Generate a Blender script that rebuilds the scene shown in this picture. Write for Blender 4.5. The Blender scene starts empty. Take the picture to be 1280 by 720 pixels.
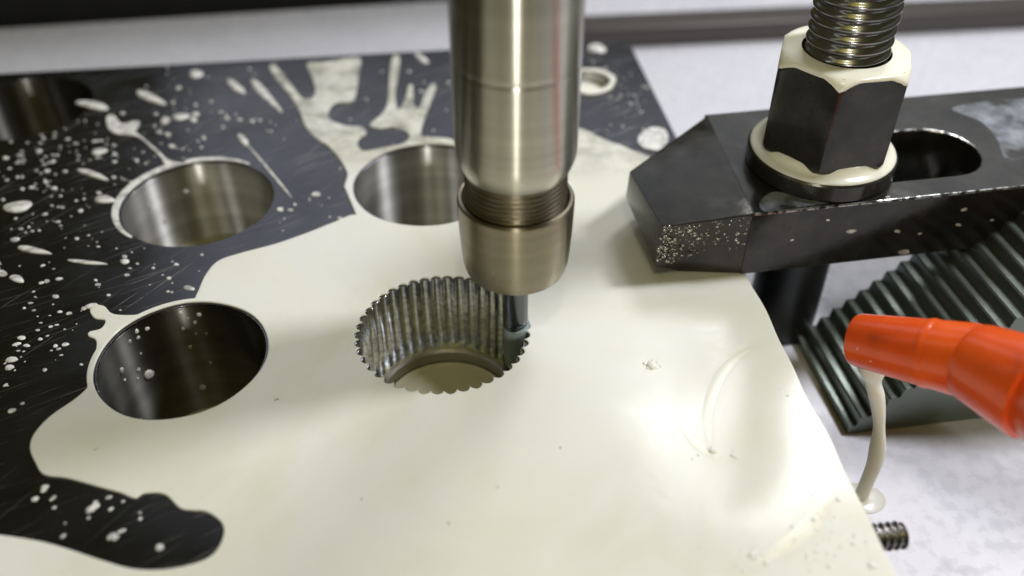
import bpy, bmesh, math, random
import numpy as np
from math import sin, cos, pi, radians, hypot, atan2
from mathutils import Vector
random.seed(7)
MM = 0.001                      # everything below is measured in millimetres
sc = bpy.context.scene
COL = sc.collection

# ------------------------------------------------------------------ camera
FPX, TILT, CAMH = 1150.0, radians(40.0), 100.0     # focal length in px of a 1280 px frame, tilt, height over the plate
cam = bpy.data.cameras.new('camera'); camo = bpy.data.objects.new('camera', cam); COL.objects.link(camo)
camo.location = (0, 0, CAMH * MM)
camo.rotation_euler = (pi / 2 - TILT, 0, 0)
cam.sensor_width = 36; cam.lens = 36 * FPX / 1280
cam.clip_start = 0.005; cam.clip_end = 20
cam.dof.use_dof = True; cam.dof.focus_distance = 0.145; cam.dof.aperture_fstop = 10
sc.camera = camo

# ------------------------------------------------------------------ light
w = bpy.data.worlds.new('World'); sc.world = w; w.use_nodes = True
bg = w.node_tree.nodes['Background']; bg.inputs[0].default_value = (0.85, 0.79, 0.34, 1); bg.inputs[1].default_value = 0.09
def lamp(name, loc, target, size, watts, color, size_y=None, shape='RECTANGLE'):
    d = bpy.data.lights.new(name, 'AREA'); d.energy = watts; d.color = color
    d.shape = shape; d.size = size * MM; d.size_y = (size_y or size) * MM
    o = bpy.data.objects.new(name, d); COL.objects.link(o)
    o.location = Vector(loc) * MM
    o.rotation_euler = (Vector(target) - Vector(loc)).to_track_quat('-Z', 'Y').to_euler()
    return o
lamp('machine_lamp', (225, 178, 285), (10, 112, 0), 55, 1.12, (0.95, 0.955, 1.0), shape='DISK')
lamp('second_lamp', (190, 450, 430), (0, 120, 0), 150, 1.15, (0.95, 0.955, 1.0), shape='DISK')
lamp('ceiling_light', (90, 720, 520), (0, 150, 0), 950, 1.3, (0.86, 0.90, 1.0), 460)
lamp('warm_fill_light', (-60, -160, 620), (0, 110, 0), 330, 0.36, (1.0, 0.84, 0.12))  # added unseen fill, gives the yellow ambient light
lamp('front_streak_light', (8, -40, 300), (0, 120, 20), 12, 0.10, (1.0, 0.96, 0.86))  # added unseen lamp, for streaks on the bore walls
lamp('holder_stripe_light', (3, -220, 45), (0, 110, 45), 12, 0.34, (1.0, 0.97, 0.90), 50)  # added low unseen lamp, draws the bright stripe down the holder
cy = sc.cycles; cy.max_bounces = 7; cy.diffuse_bounces = 3; cy.glossy_bounces = 5; cy.transmission_bounces = 4; cy.caustics_reflective = False; cy.caustics_refractive = False; cy.sample_clamp_indirect = 4
vs = sc.view_settings
vs.view_transform = 'Standard'; vs.look = 'None'; vs.exposure = -0.12; vs.gamma = 1.0; vs.use_curve_mapping = False

# ------------------------------------------------------------------ helpers
_st, _ct = sin(TILT), cos(TILT)
def ray(x, y):
    dx, dy = x - 640, y - 360
    return np.array([dx, FPX * _ct - dy * _st, -FPX * _st - dy * _ct])
def at(x, y, z=0.0):                      # survey of the photograph: the place at height z (mm) seen at x, y
    d = ray(x, y); t = (z - CAMH) / d[2]
    return np.array([d[0] * t, d[1] * t, z])
def at_depth(x, y, Y):
    d = ray(x, y); t = Y / d[1]
    return np.array([d[0] * t, Y, CAMH + d[2] * t])

def finish(name, me, mat, parent=None, angle=35):
    me.materials.append(mat)
    me.polygons.foreach_set('use_smooth', [True] * len(me.polygons))
    me.set_sharp_from_angle(angle=radians(angle))
    me.update()
    o = bpy.data.objects.new(name, me); COL.objects.link(o)
    if parent is not None: o.parent = parent
    return o
def mesh(name, verts, faces, mat, parent=None, angle=35, origin=(0, 0, 0)):
    v = (np.array(verts, float) - np.array(origin, float)) * MM
    me = bpy.data.meshes.new(name); me.from_pydata([tuple(p) for p in v], [], faces); me.validate()
    o = finish(name, me, mat, parent, angle)
    o.location = Vector(origin) * MM
    return o
def empty(name, loc):
    o = bpy.data.objects.new(name, None); COL.objects.link(o); o.location = Vector(loc) * MM; o.empty_display_size = 0.01
    return o
def tag(o, label, cat, group=None):
    o['label'] = label; o['category'] = cat
    if group: o['group'] = group
    return o
def lathe(name, prof, mat, parent=None, c=(0, 0), seg=96, angle=30, jitter=None):
    """prof: list of (radius, z); surface of revolution about a vertical axis through c (parent at origin or in place)"""
    V, F = [], []
    n = len(prof)
    for r, z in prof:
        for k in range(seg):
            a = 2 * pi * k / seg; V.append((c[0] + r * cos(a), c[1] + r * sin(a), z))
    for i in range(n - 1):
        for k in range(seg):
            k2 = (k + 1) % seg
            F.append((i * seg + k, i * seg + k2, (i + 1) * seg + k2, (i + 1) * seg + k))
    return mesh(name, V, F, mat, parent, angle)
def rings(name, loops, mat, parent=None, caps=(False, False), angle=35):
    V, F = [], []
    n = len(loops[0])
    for L in loops: V += [tuple(p) for p in L]
    for i in range(len(loops) - 1):
        for k in range(n):
            k2 = (k + 1) % n
            F.append((i * n + k, i * n + k2, (i + 1) * n + k2, (i + 1) * n + k))
    if caps[0]: F.append(tuple(range(n))[::-1])
    if caps[1]: F.append(tuple(range((len(loops) - 1) * n, len(loops) * n)))
    return mesh(name, V, F, mat, parent, angle)
def catmull(pts, sub=8):
    P = np.array(pts, float); n = len(P); out = []
    for i in range(n):
        p0, p1, p2, p3 = P[i - 1], P[i], P[(i + 1) % n], P[(i + 2) % n]
        for s in range(sub):
            t = s / sub
            out.append(0.5 * (2 * p1 + (p2 - p0) * t + (2 * p0 - 5 * p1 + 4 * p2 - p3) * t * t + (3 * p1 - p0 - 3 * p2 + p3) * t ** 3))
    return np.array(out)
def slab(name, loops, z0, z1, bevel, mat, parent=None, angle=35, res=3):
    """closed plan loops (first outer, rest holes) -> solid between z0 and z1 with rounded edges"""
    cu = bpy.data.curves.new(name + '_c', 'CURVE'); cu.dimensions = '2D'; cu.fill_mode = 'BOTH'
    for L in loops:
        s = cu.splines.new('POLY'); s.points.add(len(L) - 1)
        for p, q in zip(s.points, L): p.co = (q[0], q[1], 0, 1)
        s.use_cyclic_u = True
    h = (z1 - z0) / 2
    cu.extrude = max(h - bevel, 0.0001); cu.bevel_depth = bevel; cu.bevel_resolution = res
    if bevel: cu.offset = -bevel
    t = bpy.data.objects.new(name + '_c', cu); COL.objects.link(t)
    dg = bpy.context.evaluated_depsgraph_get(); dg.update()
    me = bpy.data.meshes.new_from_object(t.evaluated_get(dg))
    bpy.data.objects.remove(t); bpy.data.curves.remove(cu)
    bm = bmesh.new(); bm.from_mesh(me); bmesh.ops.remove_doubles(bm, verts=bm.verts, dist=0.0005)
    bm.to_mesh(me); bm.free()
    co = np.empty(len(me.vertices) * 3); me.vertices.foreach_get('co', co); co = co.reshape(-1, 3)
    co[:, 2] += (z0 + z1) / 2; co *= MM
    me.vertices.foreach_set('co', co.ravel()); me.materials.clear(); me.name = name
    o = finish(name, me, mat, parent, angle)
    nz = np.empty(len(me.polygons) * 3); me.polygons.foreach_get('normal', nz)
    me.polygons.foreach_set('use_smooth', list(np.abs(nz.reshape(-1, 3)[:, 2]) < 0.9995))     # flat tops stay flat
    return o
def circle(c, r, n=96): return [(c[0] + r * cos(2 * pi * k / n), c[1] + r * sin(2 * pi * k / n)) for k in range(n)]
def inside(p, poly):
    x, y = p[0], p[1]; r = False; n = len(poly); j = n - 1
    for i in range(n):
        xi, yi = poly[i][0], poly[i][1]; xj, yj = poly[j][0], poly[j][1]
        if (yi > y) != (yj > y) and x < (xj - xi) * (y - yi) / (yj - yi) + xi: r = not r
        j = i
    return r
def px_loop(pts, z=0.0, sub=8): return catmull([at(x, y, z)[:2] for x, y in pts], sub)

# ------------------------------------------------------------------ materials
def mat(name, color, metal=0.0, rough=0.4, **kw):
    m = bpy.data.materials.new(name); m.use_nodes = True
    b = m.node_tree.nodes['Principled BSDF']
    b.inputs['Base Color'].default_value = (*color, 1); b.inputs['Metallic'].default_value = metal; b.inputs['Roughness'].default_value = rough
    for k, v in kw.items(): b.inputs[k.replace('_', ' ')].default_value = v
    return m
class N:                                                    # small node-building helper
    def __init__(s, m): s.t = m.node_tree; s.b = s.t.nodes['Principled BSDF']
    def n(s, typ, **kw):
        x = s.t.nodes.new(typ)
        for k, v in kw.items():
            if k.startswith('_'): setattr(x, k[1:], v)
            else: x.inputs[k.replace('_', ' ')].default_value = v
        return x
    def l(s, a, b): s.t.links.new(a, b)
    def coord(s, scale=(1, 1, 1), rot=(0, 0, 0)):
        c = s.n('ShaderNodeTexCoord'); mp = s.n('ShaderNodeMapping'); mp.inputs['Scale'].default_value = [v * 1000 for v in scale]; mp.inputs['Rotation'].default_value = rot
        # rotate first, then stretch: two mappings
        r = s.n('ShaderNodeMapping'); r.inputs['Rotation'].default_value = rot
        mp.inputs['Rotation'].default_value = (0, 0, 0)
        s.l(c.outputs['Object'], r.inputs[0]); s.l(r.outputs[0], mp.inputs[0]); return mp.outputs[0]
    def noise(s, scale, vec, detail=3, rough=0.55):
        x = s.n('ShaderNodeTexNoise', Scale=scale, Detail=detail, Roughness=rough); s.l(vec, x.inputs['Vector']); return x.outputs['Fac']
    def ramp(s, fac, stops):
        x = s.n('ShaderNodeValToRGB'); e = x.color_ramp.elements
        while len(e) < len(stops): e.new(0.5)
        for q, (p, c) in zip(e, stops): q.position = p; q.color = c if len(c) == 4 else (*c, 1)
        s.l(fac, x.inputs[0]); return x.outputs[0]
    def math(s, op, a, b=None):
        x = s.n('ShaderNodeMath', _operation=op)
        for i, v in enumerate((a, b)):
            if v is None: continue
            if isinstance(v, (int, float)): x.inputs[i].default_value = v
            else: s.l(v, x.inputs[i])
        return x.outputs[0]
    def bump(s, h, strength, dist):
        x = s.n('ShaderNodeBump', Strength=strength, Distance=dist * MM); s.l(h, x.inputs['Height']); s.l(x.outputs[0], s.b.inputs['Normal']); return x

g = lambda v: (v, v, v, 1)
# ground steel plate with scratches
M_plate = mat('ground_steel', (0.17, 0.17, 0.185), 1.0, 0.27)
n = N(M_plate)
scr = None
for ang, sc_ in ((-0.55, 1.0), (-0.68, 0.7), (-0.42, 1.3), (-1.0, 0.7)):
    f_ = n.noise(1.0, n.coord((0.05, 2.6 * sc_, 0.05), (0, 0, ang)), 2, 0.5)
    f_ = n.ramp(f_, [(0.66, g(0)), (0.73, g(1))])
    scr = f_ if scr is None else n.math('MAXIMUM', scr, f_)
patch = n.ramp(n.noise(0.035, n.coord()), [(0.34, g(0.1)), (0.56, g(1))])
scr = n.math('MULTIPLY', scr, patch)
fine = n.noise(1.0, n.coord((0.12, 5, 0.12), (0, 0, 0.12)), 3)
blot = n.noise(0.09, n.coord(), 4)
n.l(n.ramp(scr, [(0, (0.10, 0.10, 0.115)), (1, (0.42, 0.41, 0.39))]), n.b.inputs['Base Color'])
n.l(n.math('ADD', n.math('MULTIPLY', fine, 0.10), n.math('ADD', n.math('MULTIPLY', blot, 0.32), n.math('MULTIPLY', scr, 0.12))), n.b.inputs['Roughness'])
n.bump(n.math('ADD', n.math('MULTIPLY', scr, 1.0), n.math('MULTIPLY', fine, 0.15)), 0.25, 0.05)
# bored walls
M_spline = mat('cut_steel', (0.46, 0.46, 0.46), 1.0, 0.17)
n = N(M_spline)
hn = n.noise(1.0, n.coord((0.7, 0.7, 1.4)), 4)
n.l(n.ramp(hn, [(0.35, (0.50, 0.52, 0.55)), (0.62, (0.92, 0.94, 0.96))]), n.b.inputs['Base Color'])
n.bump(hn, 0.18, 0.1)
# coolant
def coolant(name, col, sss=0.35):
    m = mat(name, col, 0.0, 0.19, Subsurface_Weight=sss, Subsurface_Scale=0.0025, IOR=1.40)
    m.node_tree.nodes['Principled BSDF'].inputs['Subsurface Radius'].default_value = (1.0, 0.85, 0.5)
    q = N(m)
    w1 = q.n('ShaderNodeTexNoise', Scale=0.022, Detail=4.0, Roughness=0.6, Distortion=1.6); q.l(q.coord(), w1.inputs['Vector'])
    q.l(q.ramp(w1.outputs['Fac'], [(0.32, tuple(c * k for c, k in zip(col, (0.93, 0.92, 0.84)))), (0.55, col), (0.75, tuple(min(.9, c * k) for c, k in zip(col, (1.02, 1.03, 1.10))))]), q.b.inputs['Base Color'])
    w2 = q.n('ShaderNodeTexNoise', Scale=0.11, Detail=2.0, Distortion=0.8); q.l(q.coord(), w2.inputs['Vector'])
    h1 = q.noise(0.03, q.coord(), 1)
    q.bump(q.math('ADD', h1, q.math('MULTIPLY', w2.outputs['Fac'], 0.035)), 0.5, 3.0)
    return m
M_cool = coolant('milky_coolant', (0.86, 0.84, 0.71))
M_pool = coolant('pool_coolant', (0.86, 0.84, 0.71))
n = N(M_pool)                                    # the film thins out towards the rear edge of the plate
c_ = n.n('ShaderNodeTexCoord'); sp_ = n.n('ShaderNodeSeparateXYZ'); n.l(c_.outputs['Object'], sp_.inputs[0])
thin = n.ramp(n.math('MULTIPLY', n.math('SUBTRACT', sp_.outputs[1], 0.150), 60.0), [(0.0, g(0)), (1.0, g(1))])
fz = n.ramp(n.noise(0.16, n.coord(), 4, .6), [(0.36, g(0.75)), (0.62, g(0.12))])
n.l(n.math('SUBTRACT', 1.0, n.math('MULTIPLY', thin, fz)), n.b.inputs['Alpha'])
M_drop = mat('coolant_drops', (0.76, 0.75, 0.72), 0, 0.12, IOR=1.36)
n = N(M_drop); n.l(n.ramp(n.noise(0.55, n.coord(), 3), [(0.36, g(0.45)), (0.56, g(1))]), n.b.inputs['Alpha'])
# tool
def turned(name, col, rough, aniso):
    m = mat(name, col, 1.0, rough, Anisotropic=aniso, Anisotropic_Rotation=0.25)
    q = N(m); tg = q.n('ShaderNodeTangent', _direction_type='RADIAL', _axis='Z'); q.l(tg.outputs[0], q.b.inputs['Tangent'])
    band = q.noise(1.0, q.coord((0.004, 0.004, 0.35)), 4)
    fine = q.noise(1.0, q.coord((0.01, 0.01, 12)), 2)
    q.l(q.ramp(band, [(0.3, tuple(c * 0.78 for c in col)), (0.7, tuple(min(1, c * 1.1) for c in col))]), q.b.inputs['Base Color'])
    q.bump(fine, 0.10, 0.02)
    return m
M_hold = turned('turned_holder_steel', (0.55, 0.53, 0.45), 0.28, 0.95)
M_bore = turned('bored_steel', (0.66, 0.65, 0.62), 0.36, 1.0)
M_bore_shaded = turned('shaded_bored_steel', (0.20, 0.195, 0.175), 0.34, 1.0)  # same bored steel, with the shade inside the left bores put into its colour
M_nutc = turned('bronzed_collet_nut_steel', (0.30, 0.265, 0.19), 0.30, 0.85)
M_ledge = turned('dull_bored_steel', (0.42, 0.40, 0.34), 0.40, 0.6)
M_thr = turned('dark_thread_steel', (0.27, 0.235, 0.18), 0.30, 0.3)
M_mill = mat('carbide', (0.13, 0.14, 0.14), 1.0, 0.25)
# black oxide clamp set
M_black = mat('black_oxide', (0.035, 0.035, 0.033), 0.55, 0.22, IOR=1.6)
n = N(M_black)
v = n.noise(0.12, n.coord(), 5, 0.65)
n.l(n.ramp(v, [(0.25, (0.018, 0.018, 0.017)), (0.75, (0.065, 0.06, 0.052))]), n.b.inputs['Base Color'])
n.l(n.ramp(n.noise(0.2, n.coord(), 4), [(0.3, g(0.07)), (0.7, g(0.30))]), n.b.inputs['Roughness'])
n.bump(n.noise(1.1, n.coord(), 4), 0.12, 0.12)
M_stud = mat('stud_steel', (0.27, 0.27, 0.275), 0.95, 0.22)
M_shank = mat('black_stud_shank', (0.05, 0.055, 0.055), 0.7, 0.35)
M_step = mat('step_block_steel', (0.20, 0.23, 0.20), 0.8, 0.28)
n = N(M_step); n.bump(n.noise(1.5, n.coord(), 4), 0.25, 0.15)
M_screw = mat('screw_steel', (0.48, 0.47, 0.45), 1.0, 0.27)
# nozzle plastic
M_or = mat('orange_plastic', (0.80, 0.13, 0.012), 0, 0.24, Subsurface_Weight=0.12, Subsurface_Scale=0.002)
n = N(M_or)
v = n.noise(0.12, n.coord(), 4)
n.l(n.ramp(v, [(0.28, (0.36, 0.05, 0.012)), (0.44, (0.66, 0.075, 0.010)), (0.7, (0.78, 0.105, 0.012))]), n.b.inputs['Base Color'])
n.bump(n.noise(0.9, n.coord(), 3), 0.1, 0.15)
# machine table
M_table = mat('wet_pale_table', (0.62, 0.62, 0.66), 0.0, 0.3)
n = N(M_table)
a_ = n.noise(0.06, n.coord(), 6, 0.62); b_ = n.noise(0.45, n.coord(), 4, 0.6)
mx = n.math('ADD', n.math('MULTIPLY', a_, 0.8), n.math('MULTIPLY', b_, 0.2))
n.l(n.ramp(mx, [(0.2, (0.58, 0.58, 0.64)), (0.5, (0.64, 0.64, 0.70)), (0.8, (0.69, 0.69, 0.74))]), n.b.inputs['Base Color'])
n.l(n.ramp(b_, [(0.3, g(0.12)), (0.7, g(0.5))]), n.b.inputs['Roughness'])
n.bump(b_, 0.08, 0.2)
M_dark = mat('dark_bar_steel', (0.10, 0.09, 0.085), 0.6, 0.4)
n = N(M_dark); n.bump(n.noise(0.6, n.coord(), 4), 0.3, 0.3)
M_cover = mat('black_rubber_cover', (0.006, 0.006, 0.006), 0, 0.85)

# ------------------------------------------------------------------ setting
YAW = radians(6.91)                    # the plate lies a little turned
ux, uy = np.array([cos(YAW), sin(YAW)]), np.array([-sin(YAW), cos(YAW)])
CORNER = np.array([28.9, 215.3])       # rear right corner of the plate
def plan(a, b): return CORNER + ux * a + uy * b       # along the rear edge, along the right edge
TAB = -25.0
rear = [np.array([-330, 251.]), np.array([420, 370.])]
tl = [(-330, -60), (420, -60), (420, 370), (-330, 251)]
table = slab('machine_table', [tl], TAB - 12, TAB, 0.6, M_table); table['kind'] = 'structure'
# pleated black way cover standing behind the table
dv = (rear[1] - rear[0]); dv /= np.hypot(*dv); nv_ = np.array([-dv[1], dv[0]])
V, F = [], []
NP = 40
for i in range(NP + 1):
    p = rear[0] + dv * (i / NP * 350) + nv_ * (3 + (1.2 if i % 2 else 0))
    V += [(p[0], p[1], TAB - 12), (p[0], p[1], 45), (p[0] + nv_[0] * 6, p[1] + nv_[1] * 6, 45), (p[0] + nv_[0] * 6, p[1] + nv_[1] * 6, TAB - 12)]
for i in range(NP):
    for k in range(4): F.append((4 * i + k, 4 * i + 4 + k, 4 * i + 4 + (k + 1) % 4, 4 * i + (k + 1) % 4))
F += [(0, 1, 2, 3), tuple(4 * NP + k for k in (3, 2, 1, 0))]
cov = mesh('way_cover', V, F, M_cover, angle=20)
tag(cov, 'black cover standing behind the pale machine table', 'cover')

# ------------------------------------------------------------------ steel plate
A, P, B2, B3, B0 = (-51.1, 102.3), (-11.1, 108.2), (-59.7, 144.7), (-16.5, 150.9), (-107.5, 181.5)
SH = (17.6, 193.0)
RA, RB, NF = 12.6, 14.0, 42
def scallop(k, add=0.0, n=336):
    a = 2 * pi * k / n
    j = sin(k * 0.37) * 0.05 + sin(k * 0.113 + 2) * 0.05
    return 13.05 + 0.80 * abs(sin(NF / 2 * a)) ** 0.7 + add + j * abs(sin(NF / 2 * a)), a
pk = [(P[0] + r * cos(a), P[1] + r * sin(a)) for r, a in (scallop(k) for k in range(336))]
outline = [plan(-260, -210), plan(0, -210), plan(0, 0), plan(-260, 0)]
bores = [(A, RA), (B2, RB), (B3, RB), (B0, RB)]
plate = empty('steel_plate', (*CORNER, TAB))
tag(plate, 'dark ground steel plate bored with large round holes, wet with coolant', 'steel plate')
loc0 = np.array([*CORNER, TAB])
def child(o, p):            # keep world placement when parenting to an Empty that only has a location
    o.parent = p; o.location = Vector(o.location) - p.location; return o
body = child(slab('plate_body', [outline] + [circle(c, r + 0.02) for c, r in bores] + [pk, circle(SH, 4.6, 48)], TAB + 0.02, 0.0, 0.12, M_plate, angle=30, res=1), plate)
for c, r in bores:
    M_b = M_bore_shaded if c in (A, B0) else M_bore
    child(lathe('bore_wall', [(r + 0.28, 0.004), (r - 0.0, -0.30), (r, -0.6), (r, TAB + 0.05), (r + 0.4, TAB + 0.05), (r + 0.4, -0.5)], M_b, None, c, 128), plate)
child(lathe('bore_wall', [(4.75, 0.004), (4.55, -0.2), (4.55, TAB + .05)], M_bore, None, SH, 48), plate)
# splined pocket: fluted wall, ledge, smooth inner bore
def ploop(z, add=0.0, mixr=None, t=0.0):
    L = []
    for k in range(336):
        r, a = scallop(k, add)
        if mixr is not None: r = r * (1 - t) + mixr * t
        L.append((P[0] + r * cos(a), P[1] + r * sin(a), z))
    return L
child(rings('splined_wall', [ploop(-0.02, 0.05), ploop(-0.12, -0.03), ploop(-5, -0.03), ploop(-10, -0.03), ploop(-15, -0.03), ploop(-15.04, 0, 12.5, 1.0), ], M_spline, angle=25), plate)
child(lathe('inner_bore', [(12.6, -15.05), (11.75, -15.1), (11.4, -15.5), (11.35, TAB + 0.05)], M_ledge, None, P, 96), plate)

# ------------------------------------------------------------------ coolant pool
z_p = 0.42
edge = 0.15
def re(b, o=edge): q = plan(o, b); return tuple(q)
pool_px = [(445, 268), (418, 277), (385, 290), (345, 304), (300, 316), (272, 326), (256, 344), (246, 366), (238, 376),
           (205, 383), (178, 392), (150, 393), (138, 390), (130, 382), (118, 381), (112, 388), (118, 397), (131, 400), (126, 410), (112, 414), (110, 419), (119, 424), (120, 434), (116, 452), (112, 478), (96, 496), (62, 520),
           (42, 542), (37, 560), (44, 578), (54, 592), (80, 596), (100, 601), (128, 609), (150, 615), (168, 622), (180, 616), (205, 617), (224, 634), (240, 637), (258, 639), (276, 652), (279, 668),
           (268, 690), (245, 703), (205, 711), (165, 710), (125, 699), (80, 684), (40, 674), (-30, 664)]
pool = list(px_loop([(470, 285)] + pool_px + [(-80, 658)], 0.4, 6)[6:-12])
# out of the frame on the near side, up the right edge of the plate, round the rear
q0 = pool[-1]
tail = [(q0[0] - 20, q0[1] - 12)] + [tuple(plan(-170, -200)), tuple(plan(-40, -203)), tuple(plan(-3, -202))]
bs = list(np.linspace(-198, -88, 60))
right = [re(b, edge + 0.25 * sin(b * 0.35) * sin(b * 0.11)) for b in bs]
up_px = [(905, 232), (862, 214), (800, 191), (776, 181), (752, 172), (736, 164), (715, 158), (690, 165), (660, 178), (632, 184), (610, 196), (606, 192), (592, 182), (575, 180)]
upper = [tuple(at(x, y, .4)[:2]) for x, y in up_px]
arc = [(B3[0] + (RB + 0.9) * cos(t), B3[1] + (RB + 0.9) * sin(t)) for t in np.linspace(radians(58), radians(84), 6)]
spl_px = [(527, 170), (530, 150), (538, 128), (545, 108), (540, 104), (531, 116), (524, 134), (517, 128), (516, 108), (511, 106), (506, 124), (498, 136), (494, 118), (498, 90), (499, 70), (491, 70), (487, 92), (484, 128), (476, 143), (462, 155), (474, 160), (492, 158), (508, 164), (511, 172), (500, 180), (478, 184), (455, 188), (447, 180), (450, 172), (458, 166), (452, 158), (430, 156), (412, 148), (411, 138), (420, 128), (440, 126), (446, 112), (448, 92), (450, 72), (425, 74), (404, 77), (384, 79), (390, 96), (394, 112), (390, 122), (378, 122), (366, 108), (352, 90), (342, 80), (337, 84), (345, 98), (362, 118), (374, 138), (382, 158), (395, 172), (410, 182), (424, 198), (434, 216), (440, 236), (444, 254)]
spl = catmull([at(x, y, .4)[:2] for x, y in [(548, 185)] + spl_px[:-1]], 5)
spl = list(spl[5:-5])
up_s = list(catmull([right[-1]] + upper, 4)[4:-4])
outer = [tuple(p) for p in pool] + tail + right + up_s + [tuple(p) for p in spl]
def clear(p, c, r):
    dx, dy = p[0] - c[0], p[1] - c[1]; d = hypot(dx, dy)
    return (p[0], p[1]) if d >= r else (c[0] + dx / d * r, c[1] + dy / d * r)
outer = [clear(clear(p, A, RA + 1.35), B3, RB + 1.35) for p in outer]
def rim(c, r, n=128, amp=0.12, s=0.0):
    return [(c[0] + (r + amp * (sin(3 * t + s) + 0.7 * sin(7 * t + 2 * s))) * cos(t), c[1] + (r + amp * (sin(3 * t + s) + 0.7 * sin(7 * t + 2 * s))) * sin(t)) for t in np.linspace(0, 2 * pi, n, endpoint=False)]
pk2 = [(P[0] + r * cos(a), P[1] + r * sin(a)) for r, a in (scallop(k, 0.13 + 0.05 * sin(k * .11)) for k in range(336))]
holeA = rim(A, RA + 0.42, amp=0.07, s=1.0); holeB3 = rim(B3, RB + 0.45, amp=0.06, s=2.2)
film = slab('coolant_pool', [outer, holeA, pk2, holeB3], 0.015, z_p, 0.19, M_pool, angle=60, res=4)
tag(film, 'milky cream coolant pool flooding the steel plate round the splined pocket', 'coolant')
poolpoly = outer

# coolant lying in the bottom of the bores
M_pud = mat('thin_standing_coolant', (0.50, 0.47, 0.34), 0, 0.12, IOR=1.4)
M_pud2 = mat('pocket_coolant', (0.70, 0.67, 0.50), 0, 0.10, IOR=1.4)
def puddle(name, c, r, z, label):
    o = lathe(name, [(r, z - .4), (r, z + 0.25), (r - 0.35, z + 0.07), (r - 1.0, z), (0.01, z)], {SH: M_cool, P: M_pud2}.get(c, M_pud), None, c, 64, 70)
    tag(o, label, 'coolant', 'coolant standing in the bores'); return o
puddle('coolant_puddle', P, 11.2, -18.0, 'cream coolant standing at the bottom of the splined pocket')
puddle('coolant_puddle', A, RA - .1, -24.4, 'coolant sliver at the bottom of the dark bore ringed by the pool, left')
puddle('coolant_puddle', B2, RB - .1, -18.2, 'coolant at the bottom of the splattered grey bore above the dark bore')
puddle('coolant_puddle', B3, RB - .1, -24.5, 'coolant at the bottom of the bore behind the tool holder')
puddle('coolant_puddle', B0, RB - .1, -24.5, 'coolant at the bottom of the dim bore in the far left corner')
puddle('coolant_puddle', SH, 4.5, -2.2, 'coolant filling the small hole near the rear right plate corner')
# milk ring round the small hole and the rim of the left rear bore
o = slab('coolant_ring', [rim(SH, 6.3, 64, .2), rim(SH, 4.9, 64, .1, 1)], 0.02, 0.6, 0.25, M_cool, angle=60)
tag(o, 'cream coolant ring round the small hole behind the tool holder', 'coolant')
def px_slab(pts, label, h=0.4, sub=7, name='coolant_splash', bev=0.18):
    o = slab(name, [px_loop(pts, 0.3, sub)], 0.02, h, bev, M_drop, angle=60); tag(o, label, 'coolant'); return o
t0, t1 = radians(62), radians(232)
ts = np.linspace(t0, t1, 40)
ring = [(B2[0] + (RB + .4) * cos(t), B2[1] + (RB + .4) * sin(t)) for t in ts]
wid = lambda t: 0.5 + 1.1 * sin(pi * (t - t0) / (t1 - t0)) ** 0.7
ring2 = [(B2[0] + (RB + .4 + wid(t)) * cos(t), B2[1] + (RB + .4 + wid(t)) * sin(t)) for t in ts[::-1]]
tail_px = [(206, 206), (200, 196), (188, 184), (174, 172), (160, 168), (145, 167), (135, 160), (133, 146), (142, 143), (152, 154), (168, 151), (175, 153), (170, 164), (182, 174), (198, 188), (212, 200), (228, 203)]
k_ = None
tp = [tuple(at(x, y, .3)[:2]) for x, y in tail_px]
i1 = min(range(40), key=lambda i: hypot(ring2[i][0] - tp[0][0], ring2[i][1] - tp[0][1]))
i2 = min(range(40), key=lambda i: hypot(ring2[i][0] - tp[-1][0], ring2[i][1] - tp[-1][1]))
tp_s = [tuple(p) for p in catmull([ring2[i1]] + tp + [ring2[i2]], 5)[5:-5]]
if i1 < i2: comb = ring + ring2[:i1] + tp_s + ring2[i2 + 1:]
else: comb = ring + ring2[:i2] + tp_s[::-1] + ring2[i1 + 1:]
o = slab('coolant_splash', [comb], 0.02, 0.38, 0.17, M_drop, angle=60)
tag(o, 'tadpole-shaped coolant splash whose tail joins the rim of the grey bore', 'coolant')
px_slab([(800, 168), (812, 160), (826, 160), (834, 166), (834, 178), (822, 188), (806, 186), (797, 178)], 'round white coolant blob at the plate edge behind the clamp nose', 0.5, bev=.22)

# ------------------------------------------------------------------ droplets
holes = [(A, RA), (B2, RB + 1), (B3, RB + 1), (B0, RB), (P, 15), (SH, 6.5)]
def blob_geo(c, rx, ry, ang, h, seg=14, seed=0, tear=0.0):
    rnd = random.Random(seed); ph = [rnd.uniform(0, 6.3) for _ in range(3)]
    V, F = [], []
    for j, (fr, fz) in enumerate(((1.0, 0.0), (0.97, 0.35), (0.85, 0.7), (0.6, 0.93), (0.3, 1.0))):
        for k in range(seg):
            t = 2 * pi * k / seg
            r = 1 + 0.10 * sin(2 * t + ph[0]) + 0.08 * sin(3 * t + ph[1])
            x = rx * r * cos(t) * fr; y = ry * r * sin(t) * fr
            if tear: y *= 1 - tear * (0.5 + 0.5 * cos(t)) * 0.9
            V.append((c[0] + x * cos(ang) - y * sin(ang), c[1] + x * sin(ang) + y * cos(ang), 0.01 + fz * h))
    V.append((c[0], c[1], 0.01 + h * 1.02))
    for j in range(4):
        for k in range(seg):
            k2 = (k + 1) % seg; F.append((j * seg + k, j * seg + k2, (j + 1) * seg + k2, (j + 1) * seg + k))
    for k in range(seg): F.append((4 * seg + k, 4 * seg + (k + 1) % seg, 5 * seg))
    return V, F
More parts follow.
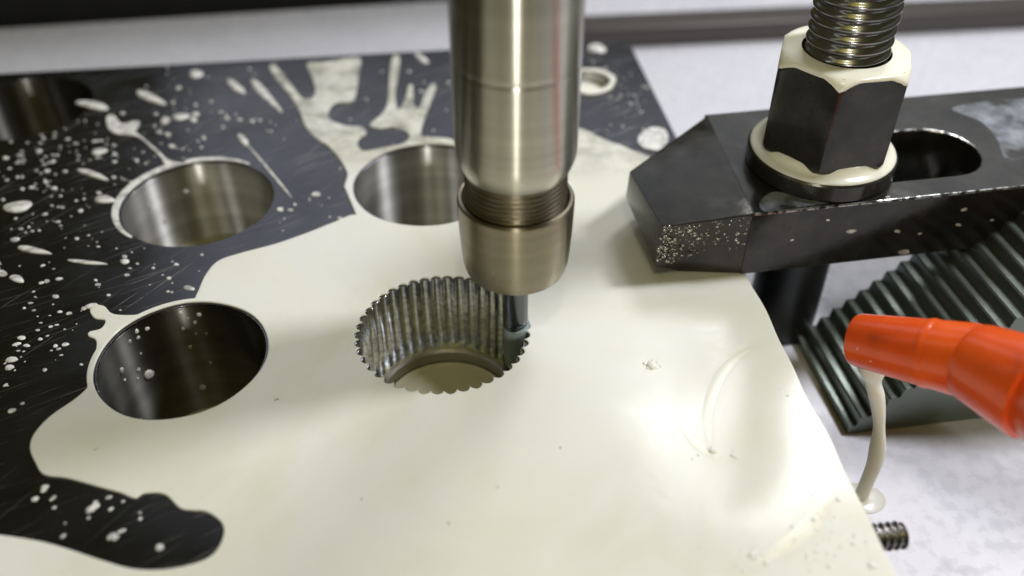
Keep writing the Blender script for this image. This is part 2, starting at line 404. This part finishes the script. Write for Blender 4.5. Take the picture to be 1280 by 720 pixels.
# larger drops: px of the two ends of the long axis, width in px
big = [((4, 258), (40, 259), 14, 'wide cream coolant drop at the left picture edge, level with the grey bore', 0),
       ((25, 309), (64, 318), 12, 'teardrop coolant splash pointing right, below the wide cream drop at the left edge', .8),
       ((84, 325), (134, 331), 5, 'thin flat coolant streak between the teardrop splash and the dark bore', .3),
       ((98, 127), (134, 136), 13, 'long pale coolant drop between the far left bore and the tadpole splash', .0),
       ((172, 114), (204, 130), 14, 'oblong white coolant drop above the tail of the tadpole splash', 0.2),
       ((240, 88), (250, 97), 14, 'roundish white coolant drop by the rear plate edge above the grey bore', 0),
       ((284, 98), (306, 119), 11, 'leaning coolant drop left of the long slanting streak near the rear edge', .3),
       ((314, 100), (350, 138), 14, 'long slanting coolant streak near the rear edge, right of the leaning drop', .4),
       ((216, 146), (236, 146), 11, 'small white coolant drop straight above the grey bore rim, right of the tadpole splash', 0),
       ((118, 249), (143, 250), 10, 'flat cream coolant drop just left of the grey bore', 0),
       ((12, 345), (30, 352), 8, 'small coolant drop at the left picture edge, under the teardrop splash', 0),
       ((735, 60), (757, 61), 17, 'white coolant drop in the rear right plate corner beside the tool holder', 0),
       ((298, 168), (310, 182), 9, 'coolant drop at the head of a long thin streak, above right of the grey bore', .2),
       ((312, 184), (364, 246), 4, 'long thin coolant streak right of the grey bore, slanting down to the right', .2),
       ((520, 66), (534, 80), 9, 'coolant drop on the rear edge between the splash fingers and the tool holder', 0),
       ((115, 189), (133, 190), 10, 'rounded coolant drop below the head of the tadpole splash', 0),
       ((98, 212), (134, 224), 9, 'ragged coolant drop left of the upper rim of the grey bore', 0.2),
       ((54, 579), (78, 586), 8, 'pale coolant drop on the dark bare strip near the lower left corner', 0)]
used = []
for i, (p, q, wpx, lab, tear) in enumerate(big):
    a, b = at(*p), at(*q); m = (a + b) / 2
    ppm = FPX / (m[1] * _ct + CAMH * _st)
    ln = np.hypot(*(b - a)[:2]) / 2; ang = atan2((b - a)[1], (b - a)[0])
    # px width measured across -> ground width
    s = abs(sin(ang)); wd = wpx / 2 / ppm / (s + (1 - s) * 0.6)
    V, F = blob_geo(m, max(ln, .4), wd, ang, min(0.34, 0.28 * wd + .06), 20, i, tear)
    o = mesh('coolant_droplet', V, F, M_drop, None, 80, origin=(m[0], m[1], 0)); tag(o, lab, 'coolant', 'coolant drops on the bare steel')
    used.append((m, max(ln, wd)))
# the fine spatter nobody could count
V, F = [], []
rnd = random.Random(11)
def add(Vn, Fn):
    k = len(V); V.extend(Vn); F.extend([tuple(i + k for i in f) for f in Fn])
cnt = 0
clusters = [(60, 215, 70, 45, 70), (330, 120, 60, 45, 40), (230, 150, 60, 60, 60), (60, 400, 50, 50, 40), (380, 240, 40, 40, 25), (170, 330, 90, 30, 40), (100, 190, 80, 40, 60), (785, 120, 30, 40, 40), (60, 300, 60, 60, 50), (520, 110, 60, 30, 14), (120, 640, 90, 30, 22), (20, 470, 20, 50, 14), (200, 200, 220, 110, 130)]
for cx, cy, sx, sy, num in clusters:
    for _ in range(num):
        x, y = rnd.gauss(cx, sx * .6), rnd.gauss(cy, sy * .6)
        if y < 62: continue
        p = at(x, y)
        if any(hypot(p[0] - c[0], p[1] - c[1]) < r + .5 for c, r in holes): continue
        if inside(p, poolpoly): continue
        rel = p[:2] - CORNER
        if rel @ ux > -0.8 or rel @ uy > -1.0: continue
        if any(np.hypot(*(p - m)[:2]) < l + .6 for m, l in used): continue
        r = min(0.95, 0.16 * math.exp(rnd.gauss(0.35, 0.55)))
        away = atan2(p[1] - P[1], p[0] - P[0])
        el = 1 + abs(rnd.gauss(0, .45))
        add(*blob_geo(p, r * el, r, away + rnd.gauss(0, .3), r * .34 + .02, 9, cnt)); cnt += 1
# spatter clinging to the bore walls
def wall_spot(x, y, c, r):
    d = ray(x, y); o = np.array([0, 0, CAMH])
    a = d[0] ** 2 + d[1] ** 2; bq = 2 * (d[0] * (o[0] - c[0]) + d[1] * (o[1] - c[1])); cq = (o[0] - c[0]) ** 2 + (o[1] - c[1]) ** 2 - r * r
    t = (-bq + math.sqrt(bq * bq - 4 * a * cq)) / (2 * a); return o + d * t
spotsA = [(186, 468, 8), (152, 463, 4.5), (173, 462, 3.4), (162, 427, 3), (184, 411, 3.4), (171, 414, 3.4), (173, 422, 3), (226, 391, 3), (249, 393, 3.6), (244, 403, 3), (229, 411, 3), (238, 434, 3.2), (253, 484, 5), (245, 417, 2.4), (263, 453, 2), (176, 442, 2), (156, 475, 2.5), (172, 473, 2.4), (258, 417, 2), (235, 398, 2.5)]
spotsB2 = [(232, 240, 5), (187, 258, 4), (206, 277, 4), (300, 270, 2)]
for x, y, s in spotsA:
    add_c = (A, RA)
    p = wall_spot(x, y, *add_c); ppm = FPX / (p[1] * _ct + (CAMH - p[2]) * _st); rr = s / ppm
    nx, ny = (A[0] - p[0]) / RA, (A[1] - p[1]) / RA
    Vb, Fb = blob_geo((0, 0), rr * .85, rr, 0, .35 * rr, 9, int(x))
    add([(p[0] - ny * v[0] + nx * v[2], p[1] + nx * v[0] + ny * v[2], p[2] + v[1]) for v in Vb], Fb)
for x, y, s in spotsB2:
    p = wall_spot(x, y, B2, RB); ppm = FPX / (p[1] * _ct + (CAMH - p[2]) * _st); rr = s / ppm * .8
    nx, ny = (B2[0] - p[0]) / RB, (B2[1] - p[1]) / RB
    Vb, Fb = blob_geo((0, 0), rr * .85, rr, 0, .35 * rr, 9, int(x))
    add([(p[0] - ny * v[0] + nx * v[2], p[1] + nx * v[0] + ny * v[2], p[2] + v[1]) for v in Vb], Fb)
o = mesh('coolant_spatter', V, F, M_drop, None, 80); o['kind'] = 'stuff'; o['label'] = 'fine milky coolant spatter over the bare dark steel'
# bubbles drifting in the pool
bub = empty('bubble_cluster', (21.4, 100.2, z_p)); tag(bub, 'small cluster of clear bubbles in the pool right of the pocket', 'bubbles')
M_bub = mat('bubble_film', (0.93, 0.93, 0.88), 0, 0.05, Transmission_Weight=0.12, IOR=1.35)
for bx, by, br in ((0, 0, .85), (-1.0, .5, .35), (.95, .55, .4), (.3, 1.05, .32), (-.7, -.55, .28), (1.3, -.2, .22), (-.2, .95, .25), (0.75, -.5, .2)):
    prof = [(br * cos(t), br * sin(t) * .75 - 0.05) for t in np.linspace(0, pi / 2 - .02, 7)]
    lathe('bubble', prof, M_bub, bub, (bx, by), 20, 80)

# ------------------------------------------------------------------ milling tool
T = (0.55, 109.4)
tool = empty('milling_tool', (*T, -13)); tag(tool, 'turned steel tool holder with collet nut and small end mill over the splined pocket', 'tool holder')
def tz(prof): return [(r, z + 13) for r, z in prof]
lathe('holder_shank', tz([(0.1, 30.3), (6.9, 30.3), (7.35, 30.42), (7.8, 31.3), (8.22, 32.4), (8.42, 33.4), (8.45, 34.0), (8.45, 35), (8.45, 46.3), (8.45, 46.55), (8.42, 46.65), (8.42, 47.2), (8.45, 47.3), (8.45, 47.6), (8.45, 48.5), (8.45, 58), (8.45, 123), (8.45, 125), (0.1, 125.001)]), M_hold, tool, seg=128, angle=40)
def thread(name, r0, amp, pitch, z0, z1, mat_, parent, c=(0, 0), seg=72, per=8, axis=None):
    nz = int((z1 - z0) / pitch * per); L = []
    for j in range(nz + 1):
        z = z0 + (z1 - z0) * j / nz; loop = []
        for k in range(seg):
            a = 2 * pi * k / seg; fr = (z / pitch - a / (2 * pi)) % 1.0
            tri = 1 - abs(2 * fr - 1); tri = min(max((tri - 0.12) / 0.74, 0), 1)
            r = r0 - amp * (1 - tri)
            p = (c[0] + r * cos(a), c[1] + r * sin(a), z)
            loop.append(axis(p) if axis else p)
        L.append(loop)
    return rings(name, L, mat_, parent, (True, True), 50)
thread('collet_thread', 7.35, 0.28, 0.78, 23.7 + 13, 30.5 + 13, M_thr, tool)
nutp = [(2.3, 14.2), (4.2, 13.4), (5.6, 12.75), (7.0, 12.7), (7.55, 13.1), (7.95, 14.6), (8.08, 16.2), (8.12, 16.6), (8.35, 20.5), (8.47, 24.6), (8.44, 25.3), (8.25, 25.62), (7.85, 25.6), (7.65, 25.3), (7.62, 23.6), (6.6, 23.6)]
lathe('collet_nut', tz(nutp), M_nutc, tool, seg=128, angle=28)
# end mill: plain shank then two twisted flutes
L = []
for j in range(61):
    z = 14.5 - j * (25.0 / 60); fl = min(max((2 - z) / 2.5, 0), 1); loop = []
    tw = 0.55 * (2 - z) if z < 2 else 0
    for k in range(40):
        a = 2 * pi * k / 40
        s = abs(cos(a)) ** 0.9
        r = 2.0 * (1 - fl) + fl * (0.95 + 1.05 * s)
        loop.append((r * cos(a + tw), r * sin(a + tw), z + 13))
    L.append(loop)
rings('end_mill', L, M_mill, tool, (True, True), 30)
# coolant creeping down the cutter and onto the fluted wall
crp = []
for j in range(17):
    t = j / 16; z = 0.6 - 8.2 * t
    r = 2.06 + 0.22 * sin(pi * t) ** .6
    crp.append([(T[0] + .25 + r * cos(a) * (1 + .06 * sin(2 * a + t * 5)), T[1] - .1 + r * sin(a), z) for a in np.linspace(0, 2 * pi, 24, endpoint=False)])
M_mist = mat('thin_coolant', (0.26, 0.32, 0.31), 0, 0.3, IOR=1.3)
o = rings('coolant_trickle', crp, M_mist, None, (True, True), 80); tag(o, 'thin bluish coolant trickle clinging to the small end mill', 'coolant')

# ------------------------------------------------------------------ clamp
clamp = empty('clamp_bar', (54.5, 138, 0.3)); tag(clamp, 'black slotted strap clamp with faceted nose pressing on the plate', 'clamp')
cd = np.array([cos(radians(9.8)), sin(radians(9.8))]); cn = np.array([-cd[1], cd[0]])
ZC = 13.0
f0 = np.array([39.2, 122.3]); b0 = np.array([36.6, 155.0])
f1, b1 = f0 + cd * 92, b0 + cd * 92
noseb, nosef = np.array([20.8, 138.0]), np.array([24.5, 120.8])
def slotloop(z, grow=0.0, seg=12):
    c1, c2 = np.array([50.5, 137.3]) , np.array([50.5, 137.3]) + cd * 25.5
    r = 7.7 + grow; a0 = radians(9.8); L = []
    for i in range(seg + 1): t = a0 + pi / 2 + pi * i / seg; L.append((c1[0] + r * cos(t), c1[1] + r * sin(t)))
    for i in range(seg + 1): t = a0 - pi / 2 + pi * i / seg; L.append((c2[0] + r * cos(t), c2[1] + r * sin(t)))
    return L
# main body with slot, nose as its own faceted piece welded to it
E_ = 0.0
mb = slab('clamp_body', [[f0, f1, b1, b0], slotloop(0)], 0.3, ZC, 0.35, M_black, angle=25, res=2)
child(mb, clamp)
M_worn_glint = mat('worn_edge_glint', (0.3, 0.3, 0.29), 0.9, 0.25)  # worn front edge, with its bright highlight line painted in too
n = N(M_worn_glint); n.l(n.ramp(n.noise(0.9, n.coord(), 4), [(0.42, (0.04, 0.04, 0.04)), (0.58, (0.55, 0.55, 0.53))]), n.b.inputs['Base Color'])
mb.data.materials.append(M_worn_glint)
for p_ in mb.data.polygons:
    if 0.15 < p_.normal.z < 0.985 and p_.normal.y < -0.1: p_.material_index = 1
# nose: butts against the body, its top ramped slightly down, underside rising to the tip
fn, bn = f0 + np.array([0.45, .2]), b0 + np.array([0.4, -.35])
nv = [(*fn, ZC - .05), (*bn, ZC - .05), (*noseb, ZC - 1.78), (*nosef, ZC - 1.55),
      (*fn, 0.35), (*bn, 0.35), (noseb[0] - .3, noseb[1] + .2, 5.6), (nosef[0] - .5, nosef[1] - .1, 3.4),
      (nosef[0] + 4, nosef[1] + 2.5, .35), (noseb[0] + 5, noseb[1] + 1.5, .35)]
nf = [(0, 1, 2, 3), (3, 2, 6, 7), (0, 3, 7, 8, 4), (1, 5, 9, 6, 2), (7, 6, 9, 8), (4, 8, 9, 5)]
me = bpy.data.meshes.new('clamp_nose'); me.from_pydata([tuple((np.array(p) - np.array([54.5, 138, .3])) * MM) for p in nv], [], nf)
bm = bmesh.new(); bm.from_mesh(me); bmesh.ops.recalc_face_normals(bm, faces=bm.faces)
bmesh.ops.bevel(bm, geom=[e for e in bm.edges], offset=0.35 * MM, segments=2, profile=.6, affect='EDGES')
bm.to_mesh(me); bm.free()
nose = finish('clamp_nose', me, M_black, clamp, 25)
# wet grains on the front facet of the nose
V, F = [], []
rnd = random.Random(5)
pa, pb, pc, pd = np.array([*nosef, ZC - 1.4]), np.array([*fn, ZC - .6]), np.array([*fn, 2.0]), np.array([nosef[0] - .4, nosef[1], 4.2])
nrm = np.cross(pb - pa, pd - pa); nrm /= np.linalg.norm(nrm); nrm *= -1 if nrm[1] > 0 else 1
for i in range(520):
    u, v_ = rnd.random() ** 1.3, rnd.random()
    if rnd.random() < (u * .8 + .1) * (.35 + v_) or v_ > 1.05 - .55 * u + .12 * sin(u * 9): continue
    p = (pa * (1 - u) + pb * u) * (1 - v_) + (pd * (1 - u) + pc * u) * v_
    e1 = (pb - pa) / np.linalg.norm(pb - pa); e2 = np.cross(nrm, e1); s = min(.34, .1 * math.exp(rnd.gauss(.1, .5)))
    Vb, Fb = blob_geo((0, 0), s * rnd.uniform(1, 1.8), s, rnd.uniform(0, 3), s * .8, 6, i)
    add([tuple(p + e1 * q[0] + e2 * q[1] + nrm * (q[2] - .02)) for q in Vb], Fb)
M_wet = mat('wet_beads', (0.40, 0.40, 0.36), 0.9, 0.10, IOR=1.5)
o = mesh('wet_beads', V, F, M_wet, None, 80); o['kind'] = 'stuff'; o['label'] = 'glinting wet beads on the front facet of the clamp nose'

# ------------------------------------------------------------------ stud, nut and washer
S = (53.8, 138.0)
stud = empty('clamp_stud', (*S, TAB)); tag(stud, 'dark threaded stud rising through the clamp and nut', 'stud')
lathe('shank', [(0.1, 0), (6.6, 0), (6.6, 45), (0.1, 45)], M_shank, stud, seg=64)
thread('thread', 6.75, 0.7, 1.85, 45, 105, M_stud, stud, seg=64)
wash = lathe('washer', [(7.6, ZC), (12.3, ZC), (12.6, ZC + .3), (12.6, ZC + 2.9), (12.2, ZC + 3.3), (7.6, ZC + 3.3), (7.6, ZC)], M_black, None, S, 96, 30)
tag(wash, 'thick black round washer under the hex nut on the clamp', 'washer')
NB, NT, NR = 16.45, 34.0, 11.45
L = []
def hexloop(R, z, cap, rc=None, seg=72):
    out = []
    for k in range(seg):
        a = 2 * pi * k / seg; q = (a - radians(-108)) % (pi / 3) - pi / 6
        r = R * cos(pi / 6) / cos(q)
        out.append((r, a))
    return out
nseg = 96
zs = [NB, NB + .4, NB + 1.0, NB + 1.7, NB + 2.4, NB + 4, NT - 4, NT - 2.4, NT - 1.7, NT - 1.0, NT - .4, NT]
for z in zs:
    lp = []
    d = min(z - NB, NT - z); rc = 10.25 + d * 1.0 / math.tan(radians(38)) * .62      # chamfer cone cuts the corners
    for r, a in hexloop(NR, z, 0, seg=nseg):
        rr = min(r, rc); lp.append((S[0] + rr * cos(a), S[1] + rr * sin(a), z))
    L.append(lp)
inner = [[(S[0] + 7.15 * cos(2 * pi * k / nseg), S[1] + 7.15 * sin(2 * pi * k / nseg), z) for k in range(nseg)] for z in (NB, NT - .6)]
hexnut = rings('hex_nut', [inner[0]] + L + [inner[1], ], M_black, None, (False, False), 22)
tag(hexnut, 'black hexagonal clamp nut tightened on the washer, coolant on top', 'nut')
# coolant lying on nut and washer
V0 = []
def hexr(a, R): q = (a - radians(-108)) % (pi / 3) - pi / 6; return R * cos(pi / 6) / cos(q)
nl = []
for step in range(6):
    lp = []
    for k in range(nseg):
        a = 2 * pi * k / nseg; ro = hexr(a, NR); dd = max(0, (ro - 10.25) / .79)
        run_ = 0.35 * max(0, sin(2 * a + 0.6)) + 0.2 * sin(5 * a + 1)
        r, z = [(ro - .05, NT - dd - .5 - .4 * run_), (ro + .07, NT - dd - .3 - .3 * run_), (ro + .07, NT - dd + .1), (min(ro, 10.2) * .985, NT + .22), (9.3, NT + .34), (7.05, NT + .42)][step]
        lp.append((S[0] + r * cos(a), S[1] + r * sin(a), z))
    nl.append(lp)
o = rings('coolant_film', nl, M_cool, None, (False, False), 70); tag(o, 'cream coolant film covering the top of the hex nut', 'coolant')
o = lathe('coolant_film', [(10.0, ZC + 3.32), (12.25, ZC + 3.2), (12.3, ZC + 3.36), (12.1, ZC + 3.6), (11.5, ZC + 3.8), (10.9, ZC + 4.1), (10.5, ZC + 4.6), (10.2, ZC + 5.1), (9.8, ZC + 5.2)], M_cool, None, S, 96, 70)
tag(o, 'cream coolant collar standing on the washer round the hex nut foot', 'coolant')

# ------------------------------------------------------------------ step block
sb = empty('step_block', (66, 120, TAB)); tag(sb, 'dark serrated step block on the table under the orange nozzle', 'step block')
by = radians(8.5); bu = np.array([cos(by), sin(by)]); bv = np.array([-sin(by), cos(by)])
org = np.array([61.0, 108.8]); depth = 24.0; NSTEP = 17; run, rise = 2.15, 2.05; hz = 2.0
def bp(u, v, z): q = org + bu * u + bv * v; return (q[0] - 66, q[1] - 120, z)
prof = [(-1.5, 0), (-1.5, hz)]
for i in range(NSTEP):
    u = i * run; z = hz + i * rise
    prof += [(u - .25, z + .0), (u + .1, z + rise - .25), (u + .38, z + rise)] 
prof += [(NSTEP * run + 22, hz + NSTEP * rise), (NSTEP * run + 22, 0)]
m_ = len(prof)
V = [bp(u, 0, z) for u, z in prof] + [bp(u, depth, z) for u, z in prof]
F = [tuple(range(m_)), tuple(range(m_, 2 * m_))[::-1]] + [(i, i + m_, (i + 1) % m_ + m_, (i + 1) % m_) for i in range(m_)]
me = bpy.data.meshes.new('block_body'); me.from_pydata([tuple(np.array(p) * MM) for p in V], [], F)
bm = bmesh.new(); bm.from_mesh(me); bmesh.ops.recalc_face_normals(bm, faces=bm.faces); bm.to_mesh(me); bm.free()
finish('block_body', me, M_step, sb, 20)

# ------------------------------------------------------------------ orange nozzle
noz = empty('coolant_nozzle', (47, 94, 11)); tag(noz, 'orange plastic coolant nozzle pointing left over the step block', 'nozzle')
n0 = at_depth(1069, 424, 102.0); n1 = at_depth(1218, 452, 91.0); n2 = at_depth(1300, 490, 83.0); n3 = at_depth(1420, 560, 71.0)
def tube(name, path, mat_, parent, org_, seg=48, angle=35):
    """path: list of (centre, axis, radius)"""
    L = []
    for c, ax, r in path:
        ax = np.array(ax) / np.linalg.norm(ax); s = np.cross(ax, (0, 0, 1.)); s /= np.linalg.norm(s); t = np.cross(s, ax)
        L.append([tuple(np.array(c) + r * (cos(2 * pi * k / seg) * s + sin(2 * pi * k / seg) * t) - np.array(org_)) for k in range(seg)])
    return rings(name, L, mat_, parent, (False, False), angle)
ax = n1 - n0; ln = np.linalg.norm(ax); axn = ax / ln
def on(d, r): return (n0 + axn * d, axn, r)
tube('tip', [on(7, 2.7), on(.6, 3.0), on(.15, 3.2), on(0, 3.5), on(.15, 3.85), on(.7, 4.05), on(ln * .5, 4.75), on(ln - .6, 5.35), on(ln, 5.3), on(ln + .2, 4.6)], M_or, noz, (47, 94, 11))
ax2 = n2 - n1; l2 = np.linalg.norm(ax2); a2 = ax2 / l2
def on2(d, r): return (n1 + a2 * d, a2, r)
tube('socket', [on2(-1.4, 4.8), on2(-.5, 5.35), on2(.3, 5.6), on2(1.2, 5.75), on2(l2 * .5, 6.3), on2(l2 - 1, 6.9), on2(l2 - .2, 6.9), on2(l2, 6.3), on2(l2 + .3, 5)], M_or, noz, (47, 94, 11))
ax3 = n3 - n2; l3 = np.linalg.norm(ax3); a3 = ax3 / l3
def on3(d, r): return (n2 + a3 * d, a3, r)
tube('socket', [on3(-2, 5), on3(0, 5.6), on3(1, 6.2), on3(l3 * .5, 6.7), on3(l3 - .5, 7.2), on3(l3, 6.5), on3(l3, .1)], M_or, noz, (47, 94, 11))

tube('moulded_ring', [on(ln * .62, 4.7), on(ln * .62, 5.02), on(ln * .64, 5.1), on(ln * .67, 5.1), on(ln * .69, 5.02), on(ln * .69, 4.7)], M_or, noz, (47, 94, 11))
V, F = [], []
rn2 = random.Random(4)
sN = np.cross(axn, (0, 0, 1.)); sN /= np.linalg.norm(sN); tN = np.cross(sN, axn)
for _ in range(9):
    dd = rn2.uniform(.8, ln * .95); an = rn2.uniform(-.4, 2.9); rr = 4.05 + (5.35 - 4.05) * dd / ln
    if ln * .6 < dd < ln * .71: continue
    c0 = n0 + axn * dd; nr_ = cos(an) * sN + sin(an) * tN; tt = np.cross(nr_, axn)
    s_ = min(.55, .13 * math.exp(rn2.gauss(.2, .6)))
    Vb, Fb = blob_geo((0, 0), s_ * rn2.uniform(1, 1.7), s_, 0, s_ * .4, 9, int(dd * 100)); k = len(V)
    V.extend([tuple(c0 + nr_ * (rr - .03 + q[2]) + tt * q[0] + axn * q[1]) for q in Vb]); F.extend([tuple(i + k for i in f) for f in Fb])
o = mesh('nozzle_spatter', V, F, M_drop, None, 80); o['kind'] = 'stuff'; o['label'] = 'coolant spatter on the orange nozzle tip'

# coolant stream dribbling from the nozzle
spx = [(1092, 448, 15), (1090, 462, 13.5), (1091, 476, 10.5), (1095, 492, 8.5), (1098, 512, 7.5), (1099, 535, 7.2), (1097, 560, 8.2), (1093, 580, 9.2), (1084, 602, 8.5), (1074, 625, 7.5), (1066, 640, 8.5)]
L = []
cs = catmull([(*at_depth(x, y, 101.5 - .8 * i), wv * (172 + 22 * sin(i * 2.3)) / FPX) for i, (x, y, wv) in enumerate(spx)] , 5)[:-5 * 1]
cs = [c for c in cs[:51] if c[2] > TAB + 1.2]
cl = cs[-1]
cs += [np.array([cl[0], cl[1], TAB + zz, cl[3] * k]) for zz, k in ((.9, 1.0), (.6, 1.1), (.4, 1.4), (.2, 2.2), (.06, 3.4))]
for c in cs:
    r = c[3]
    L.append([(c[0] + r * cos(t), c[1] + r * .75 * sin(t), max(c[2], TAB + .05)) for t in np.linspace(0, 2 * pi, 20, endpoint=False)])
o = rings('coolant_stream', L, M_cool, None, (True, True), 80); tag(o, 'cream coolant stream dribbling from the orange nozzle tip to the table', 'coolant')

# ------------------------------------------------------------------ set screw in the side of the plate
q = at(1095, 672, -5.5)
relb = (np.array(q[:2]) - CORNER) @ uy
sp = plan(-3, relb)
scr_e = empty('set_screw', (sp[0], sp[1], -5.5)); tag(scr_e, 'small threaded steel set screw sticking out of the plate side', 'screw')
def sxf(p): return (ux[0] * p[2] - uy[0] * p[0] * 1.0, ux[1] * p[2] - uy[1] * p[0] * 1.0, p[1])
thread('thread', 1.95, 0.42, 1.0, 0, 9.6, M_screw, scr_e, seg=36, axis=sxf)
# wet smears on the table
# dark bar lying behind the plate
db = [at(726, 63, TAB)[:2], at(1500, 26, TAB)[:2]]
d = (db[1] - db[0]); d /= np.hypot(*d); nn = np.array([-d[1], d[0]])
bar = slab('dark_bar', [[db[0] - d * 28, db[1], db[1] + nn * 11, db[0] - d * 28 + nn * 11]], TAB + .02, TAB + 6.5, 0.8, M_dark, angle=30)
tag(bar, 'dark flat steel bar lying on the pale table behind the plate', 'bar')

# ------------------------------------------------------------------ small wet details
# foam bubbles riding on the pool
V, F = [], []
rnd = random.Random(21)
for cx, cy, sx, sy, num in ((1040, 640, 26, 26, 30), (1030, 690, 40, 14, 26), (893, 569, 16, 4, 12), (945, 702, 40, 10, 22), (985, 483, 8, 6, 5), (1085, 690, 10, 18, 10)):
    for _ in range(num):
        p = at(rnd.gauss(cx, sx), rnd.gauss(cy, sy), z_p)
        if (p[:2] - CORNER) @ ux > -1.5: continue
        r = min(.55, .12 * math.exp(rnd.gauss(.2, .5)))
        Vb, Fb = blob_geo(p, r, r, 0, r * .7, 10, 3)
        add([(q[0], q[1], q[2] + z_p - .03) for q in Vb], Fb)
o = mesh('foam_bubbles', V, F, M_bub, None, 80); o['kind'] = 'stuff'; o['label'] = 'fine foam bubbles on the pool near the screw corner'
# low flow ridges in the pool where the nozzle stream has stirred it
for k_, (pts, hw, lab) in enumerate((([(950, 430), (925, 444), (900, 470), (886, 510), (886, 545), (893, 565)], 1.1, 'curved low ripple on the pool right of the bubble cluster'),
                     ([(845, 512), (858, 540), (876, 560), (905, 574), (935, 575)], 1.0, 'short low ripple on the pool below the bubble cluster'),
                     ([(930, 715), (970, 690), (1010, 660), (1030, 628), (1052, 612)], 1.6, 'wavy low ripple on the pool near the lower right plate edge'))):
    P_ = np.array([at(x, y, z_p)[:2] for x, y in pts]); n_ = len(P_); path = []
    for i in range(n_ - 1):
        p0, p1, p2, p3 = P_[max(i - 1, 0)], P_[i], P_[i + 1], P_[min(i + 2, n_ - 1)]
        for t in np.linspace(0, 1, 8, endpoint=False):
            path.append(.5 * (2 * p1 + (p2 - p0) * t + (2 * p0 - 5 * p1 + 4 * p2 - p3) * t * t + (3 * p1 - p0 - 3 * p2 + p3) * t ** 3))
    path = np.array(path); tg = np.gradient(path, axis=0); tg /= np.hypot(tg[:, 0], tg[:, 1])[:, None]; nn_ = np.c_[-tg[:, 1], tg[:, 0]]
    V, F = [], []
    m_ = 11
    for i in range(len(path)):
        e = sin(pi * i / (len(path) - 1)) ** .6
        for j in range(m_):
            u = -1 + 2 * j / (m_ - 1); q = path[i] + nn_[i] * u * hw * (0.3 + e)
            V.append((q[0], q[1], z_p - .010 + .028 * e * cos(u * pi / 2) ** 2))
    for i in range(len(path) - 1):
        for j in range(m_ - 1): F.append((i * m_ + j, i * m_ + j + 1, (i + 1) * m_ + j + 1, (i + 1) * m_ + j))
    o = mesh('coolant_ripple', V, F, M_cool, None, 80); tag(o, lab, 'coolant', 'ripples on the pool')
# thin wet film on the clamp top, bluish reflected sheen painted in its colour
M_film = mat('bluish_sheen_film', (0.55, 0.60, 0.68), 0, 0.22, IOR=1.4)
n = N(M_film); n.l(n.ramp(n.noise(0.16, n.coord(), 4, .6), [(0.40, g(0.0)), (0.68, g(0.34))]), n.b.inputs['Alpha'])
def sheen_patch(pts, label, z):
    o = slab('coolant_sheen', [px_loop(pts, z, 6)], z + .01, z + .03, 0.0, M_film, angle=60); tag(o, label, 'coolant'); return o
sheen_patch([(1190, 136), (1225, 128), (1262, 124), (1330, 128), (1330, 190), (1285, 196), (1258, 200), (1246, 174), (1226, 152)], 'wet film with painted bluish sheen on the clamp top right of the slot', ZC)
sheen_patch([(950, 252), (968, 240), (1000, 246), (1040, 254), (1020, 256), (980, 262), (955, 264)], 'wet smear with painted bluish sheen on the clamp top in front of the washer', ZC)
# beads and splashes caught on the clamp side and the nozzle
V, F = [], []
rnd = random.Random(9)
def front_y(x): return f0[1] + (x - f0[0]) * cd[1] / cd[0]
for px_, py_, s_ in ((1064, 289, .7), (1130, 315, .9), (1122, 289, .5), (1205, 262, .5), (1198, 281, .45), (1110, 246, .35), (1163, 320, .8), (990, 300, .3), (1035, 275, .3), (1240, 275, .35), (1085, 330, .5), (1150, 292, .3)):
    d = ray(px_, py_); t = (f0[1] - f0[0] * cd[1] / cd[0]) / (d[1] - d[0] * cd[1] / cd[0]); p = np.array([0, 0, CAMH]) + d * t
    if p[2] < .6: continue
    Vb, Fb = blob_geo((0, 0), s_ * 1.3, s_ * .6, rnd.uniform(-.3, .3), s_ * .3, 10, int(px_))
    add([(p[0] + cd[0] * q[0] + cd[1] * q[2], p[1] + cd[1] * q[0] - cd[0] * q[2], p[2] + q[1]) for q in Vb], Fb)
o = mesh('clamp_spatter', V, F, M_drop, None, 80); o['kind'] = 'stuff'; o['label'] = 'coolant spatter on the front face of the clamp'
# swarf: tiny curled chips floating in the pool and on the table
V, F = [], []
M_chip = mat('steel_chips', (0.34, 0.32, 0.28), 0.9, 0.3)
for px_, py_ in ((119, 562), (451, 625), (700, 560), (560, 655), (345, 500), (620, 610)):
    p = at(px_, py_, z_p); a = rnd.uniform(0, 6); L_ = rnd.uniform(.35, .7); k = len(V)
    for i in range(6):
        t = i / 5; q = (p[0] + L_ * (t - .5) * cos(a) + .15 * sin(t * 5) * sin(a), p[1] + L_ * (t - .5) * sin(a) - .15 * sin(t * 5) * cos(a))
        V += [(q[0], q[1], z_p - .03), (q[0] + .1, q[1] + .05, z_p + .12)]
    F += [(k + 2 * i, k + 2 * i + 1, k + 2 * i + 3, k + 2 * i + 2) for i in range(5)]
o = mesh('steel_swarf', V, F, M_chip, None, 60); o['kind'] = 'stuff'; o['label'] = 'tiny steel chips floating on the coolant pool'
